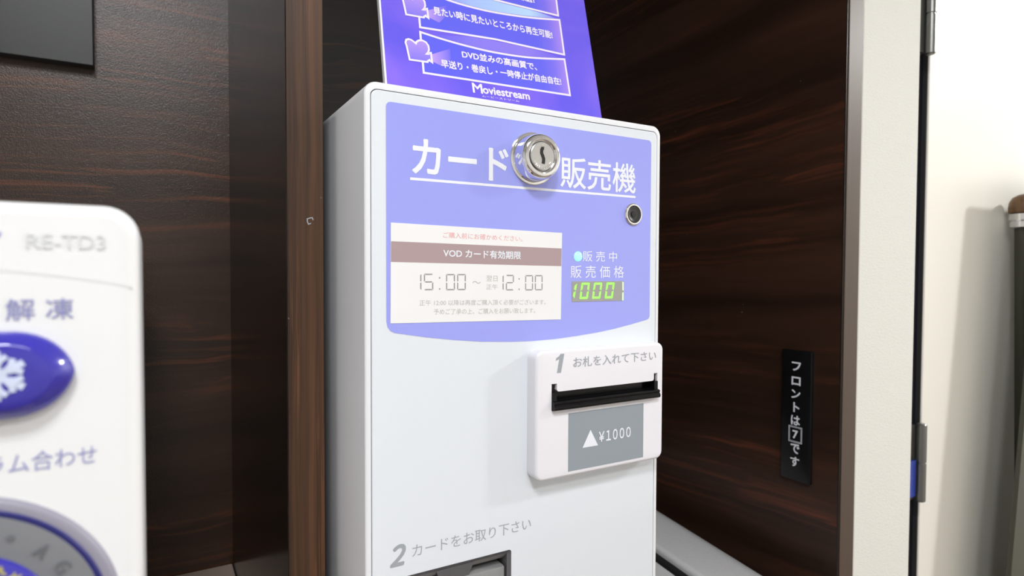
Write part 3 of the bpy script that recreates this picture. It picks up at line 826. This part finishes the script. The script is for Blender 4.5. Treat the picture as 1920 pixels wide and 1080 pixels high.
# shallow moulded line below the model lettering
obj('moulded_line', stroke(bmesh.new(), FM, smooth_curve([(-0.085, 1.3010), (-0.055, 1.3010), (-0.0334, 1.2996), (-0.0188, 1.2977), (-0.0100, 1.2962), (-0.005, 1.2950)]), 0.0008, 0.0, 0.00007), plain('oven_line', (0.735, 0.735, 0.735), 0.3), ov)
lettering('model_lettering', FM, 'RE-TD3', (-0.0281, 1.3051), (-0.0109, 1.3051), 0.0039, 0.0001, M_oven_ink_grey, ov, bold=0.012)
obj('logo_stroke', stroke(bmesh.new(), FM, [(-0.0358, 1.3048), (-0.0334, 1.3092)], 0.0012, 0.0, 0.0002), M_oven_ink, ov)
lettering('mode_lettering', FM, '解 凍', (-0.0325, 1.2867), (-0.0183, 1.2867), 0.0056, 0.0001, M_oven_ink, ov, bold=0.005)
lettering('mode_lettering', FM, 'グラム合わせ', (-0.0424, 1.2474), (-0.0137, 1.2474), 0.0052, 0.0001, M_oven_ink, ov, bold=0.0)
# lens shaped defrost button
BC = (-0.0336, 1.2730)
def lens(k, kz=None):
    kz = kz or k
    pts = []
    N = 44
    for i in range(N):
        t = 2 * pi * i / N
        c, s = cos(t), sin(t)
        x = 0.0154 * (abs(c) ** 0.80) * (1 if c >= 0 else -1)
        z = 0.0111 * (abs(s) ** 1.28) * (1 if s >= 0 else -1)
        pts.append((BC[0] + x * k, BC[1] + z * kz))
    return pts
bt = obj('defrost_button', loops(bmesh.new(), FM, [(lens(1.0), 0.0), (lens(1.0), 0.0020), (lens(0.96), 0.0028), (lens(0.76), 0.0053), (lens(0.72), 0.0056), (lens(0.45), 0.0056), (lens(0.2), 0.0056)]), M_oven_blue, ov, 60, label='glossy blue lens shaped button')
sn = bmesh.new()
SCn = (-0.0336, 1.2735)
prism(sn, FM, disc_pts(*SCn, 0.0020, 6), 0.0055, 0.0057)
for k in range(6):
    a = radians(90 + 60 * k)
    d_ = Vector((cos(a), sin(a)))
    stroke(sn, FM, [tuple(Vector(SCn) + d_ * 0.0026), tuple(Vector(SCn) + d_ * 0.0046)], 0.0022, 0.0055, 0.00600 + k * 0.00002)
    c0 = Vector(SCn)
    stroke(sn, FM, [tuple(c0 + d_ * 0.001), tuple(c0 + d_ * 0.0062)], 0.0017, 0.0055, 0.00572 + k * 0.00002)
    for s in (-1, 1):
        e_ = Vector((cos(a + s * radians(48)), sin(a + s * radians(48))))
        stroke(sn, FM, [tuple(c0 + d_ * 0.0031), tuple(c0 + d_ * 0.0031 + e_ * 0.0027)], 0.0013, 0.0055, 0.00586 + k * 0.00002 + (s + 1) * 0.000005)
obj('snowflake_print', sn, M_snow, bt)
# power dial
DC = (-0.0454, 1.2064)
RO = 0.0372
dl = obj('dial', lathe(bmesh.new(), FM, *DC, [(RO, 0.0), (RO - 0.0004, 0.0010), (RO - 0.0012, 0.0015), (0.0340, 0.0013)], 96), M_oven_rim, ov, 50, label='raised grey dial surround')
obj('dial_ring', lathe(bmesh.new(), FM, *DC, [(0.0344, 0.0002), (0.0343, 0.0015), (0.0339, 0.0018), (0.0331, 0.0016)], 96), M_oven_ring, dl, 50)
obj('dial_face', lathe(bmesh.new(), FM, *DC, [(0.0333, 0.0008), (0.0331, 0.0015), (0.0325, 0.0017), (0.0230, 0.0019)], 96), M_oven_grey, dl, 50)
obj('dial_knob', lathe(bmesh.new(), FM, *DC, [(0.0234, 0.0017), (0.0233, 0.0028), (0.0228, 0.0032), (0.0002, 0.0032)], 96), M_oven_blue, dl, 50)
def on_dial(ch, deg, r, h, w, d, m):
    """one character standing on a circle, top outwards"""
    a = radians(deg)
    o_ = Vector((sin(a), cos(a))); t_ = Vector((cos(a), -sin(a)))
    c = Vector(DC) + o_ * r
    lettering('dial_lettering', FM, ch, tuple(c - t_ * w / 2), tuple(c + t_ * w / 2), h, d, m, dl, bold=0.03)
for ch, deg in (('A', 44.0), ('G', 57.6)): on_dial(ch, deg, 0.0265, 0.0038, 0.0030, 0.0020, M_oven_ink_dark)
for deg in (28.0, 74.0):
    a = radians(deg); c = (DC[0] + sin(a) * 0.0284, DC[1] + cos(a) * 0.0284)
    obj('dial_mark', prism(bmesh.new(), FM, disc_pts(*c, 0.0009, 16), 0.0016, 0.0021), M_oven_ink_dark, dl)
for ch, deg in (('あ', 12), ('た', 23), ('た', 33), ('め', 43.5)): on_dial(ch, deg, 0.0188, 0.0034, 0.0031, 0.0033, M_oven_yellow)

# ------------------------------------------------------------------ dark board hung on the left back wall
bd = thing('wall_board', 'dark grey rectangular board hung high on the wood wall above the microwave', 'board', (-0.25, 0.775, 1.506))
obj('face_panel', B(-0.50, -0.0500, 0.765, 0.779, 1.5068, 1.80, bev=0.0008), M_board_grey, bd)
obj('back_frame', B(-0.495, -0.0520, 0.779, 0.7800, 1.5085, 1.79), M_black, bd)

# ------------------------------------------------------------------ black lettered sign on the right niche board
sg = thing('wall_sign', 'narrow black sign with white vertical lettering on the dark wood side panel', 'sign', (UB, 0.486, 1.038))
FS = LEFTWARD(UB)
obj('plate', rounded_slab(bmesh.new(), FS, -0.5068, -0.4662, 1.0382, 1.2016, 0.0006, 0.0, 0.0050, 0.0006, 3, 2), M_sign_black, sg, 30)
chars = 'フロントは7です'
zc = [1.1815, 1.1632, 1.1468, 1.1303, 1.1137, 1.0960, 1.0782, 1.0617]
def sshift(z): return -0.0010 + (1.19 - z) * 0.0
for ch, z in zip(chars, zc):
    w = {'ト': 0.0085, '7': 0.0078}.get(ch, 0.0126); h = {'7': 0.0105, 'ロ': 0.0108, 'フ': 0.0112, 'ン': 0.0110}.get(ch, 0.0124)
    cx = -0.4868 + (0.001 if ch == 'ト' else 0)
    lettering('sign_lettering', FS, ch, (cx - w / 2, z - h / 2), (cx + w / 2, z - h / 2), h, 0.0050, M_letter_white, sg, bold=0.028)
fb = bmesh.new()
for k, w in ((0.0, 0.0006), (0.0012, 0.0004)):
    stroke(fb, FS, [(-0.4868 - 0.0090 + k, 1.0960 - 0.0098 + k), (-0.4868 + 0.0090 - k, 1.0960 - 0.0098 + k), (-0.4868 + 0.0090 - k, 1.0960 + 0.0098 - k), (-0.4868 - 0.0090 + k, 1.0960 + 0.0098 - k)], w, 0.0050, 0.0051, closed=True)
obj('number_frame', fb, M_letter_white, sg)

# ------------------------------------------------------------------ silver appliance standing in the niche to the right
sv = thing('silver_appliance', 'silver appliance with a rounded sloping lid between the white machine and the wood side panel', 'appliance', (0.52, 0.68, 0.62))
def shell(bm, x0, x1, zb, zt, r, y0, y1, slope, n=8, rl=None):
    """closed body with rounded upper edges whose top falls towards the front"""
    rl = rl or r
    prof = [(x0, zb), (x1, zb)]
    for i in range(n + 1):
        t = radians(90 * i / n); prof.append((x1 - r + r * cos(t), zt - r + r * sin(t)))
    for i in range(n + 1):
        t = radians(90 + 90 * i / n); prof.append((x0 + rl + rl * cos(t), zt - rl + rl * sin(t)))
    rows = []
    for y in (y0, y0 + (y1 - y0) * 0.5, y1):
        dz = (y - y1) * slope
        rows.append([bm.verts.new((x, y, z + (dz if z > zb + 1e-6 else 0))) for x, z in prof])
    m_ = len(prof)
    for p, q in zip(rows, rows[1:]):
        for i in range(m_): bm.faces.new((p[i], p[(i + 1) % m_], q[(i + 1) % m_], q[i]))
    bm.faces.new(rows[0][::-1]); bm.faces.new(rows[-1])
    return bm
SL = 0.10
RISE = 0.006
obj('body', shell(bmesh.new(), 0.385, 0.640, 0.62, 0.905, 0.02, 0.445, 0.86, SL), M_silver, sv, 40)
obj('lid', shell(bmesh.new(), 0.5540, 0.651, 0.80, 0.970 + RISE, 0.040, 0.448, 0.86, SL, 8, 0.006), M_silver, sv, 40)
obj('inner_lid', shell(bmesh.new(), 0.388, 0.5430, 0.80, 0.966, 0.006, 0.448, 0.86, SL), M_silver, sv, 40)
obj('seam', shell(bmesh.new(), 0.5425, 0.5545, 0.80, 0.9665, 0.002, 0.452, 0.855, SL), M_black, sv, 40, label='black seam beside the lid')

# ------------------------------------------------------------------ dark leaning board with wooden knob at the right edge
lb = thing('leaning_board', 'dark olive upright board at the right edge with a round wooden knob and silver collar', 'board', (1.25, 0.40, 0.0))
FL = FRONT(0.400)
obj('panel', prism(bmesh.new(), FL, [(0.954, 0.0), (1.44, 0.0), (1.44, 1.4527), (1.1453, 1.4527), (1.0802, 0.9581)], -0.006, 0.0), M_olive, lb)
kb = 1.1765
KN = lambda a, b, d: Vector((kb + a, 0.4375 + b, d))
obj('knob', lathe(bmesh.new(), KN, 0, 0, [(0.0150, 1.3915), (0.0188, 1.3930), (0.0195, 1.400), (0.0185, 1.409), (0.0145, 1.4165), (0.007, 1.4210), (0.001, 1.4225)], 32), M_knob, lb, 60, label='round brown wooden knob')
obj('collar', lathe(bmesh.new(), KN, 0, 0, [(0.0150, 1.3690), (0.0172, 1.3705), (0.0172, 1.3790), (0.0160, 1.3800), (0.0185, 1.3815), (0.0185, 1.3910), (0.0150, 1.3918)], 32), M_chrome, lb, 40, label='silver collar')
pbm = bmesh.new()
lathe(pbm, lambda a, b, d: Vector((kb + 0.003 + a + (1.370 - d) * 0.06, 0.4375 + b, d)), 0, 0, [(0.012, 0.60), (0.012, 1.370)], 20)
obj('pole', pbm, M_olive, lb, 40)
obj('bracket', B(1.19, 1.25, 0.406, 0.432, 1.10, 1.13), M_frame_dark, lb)
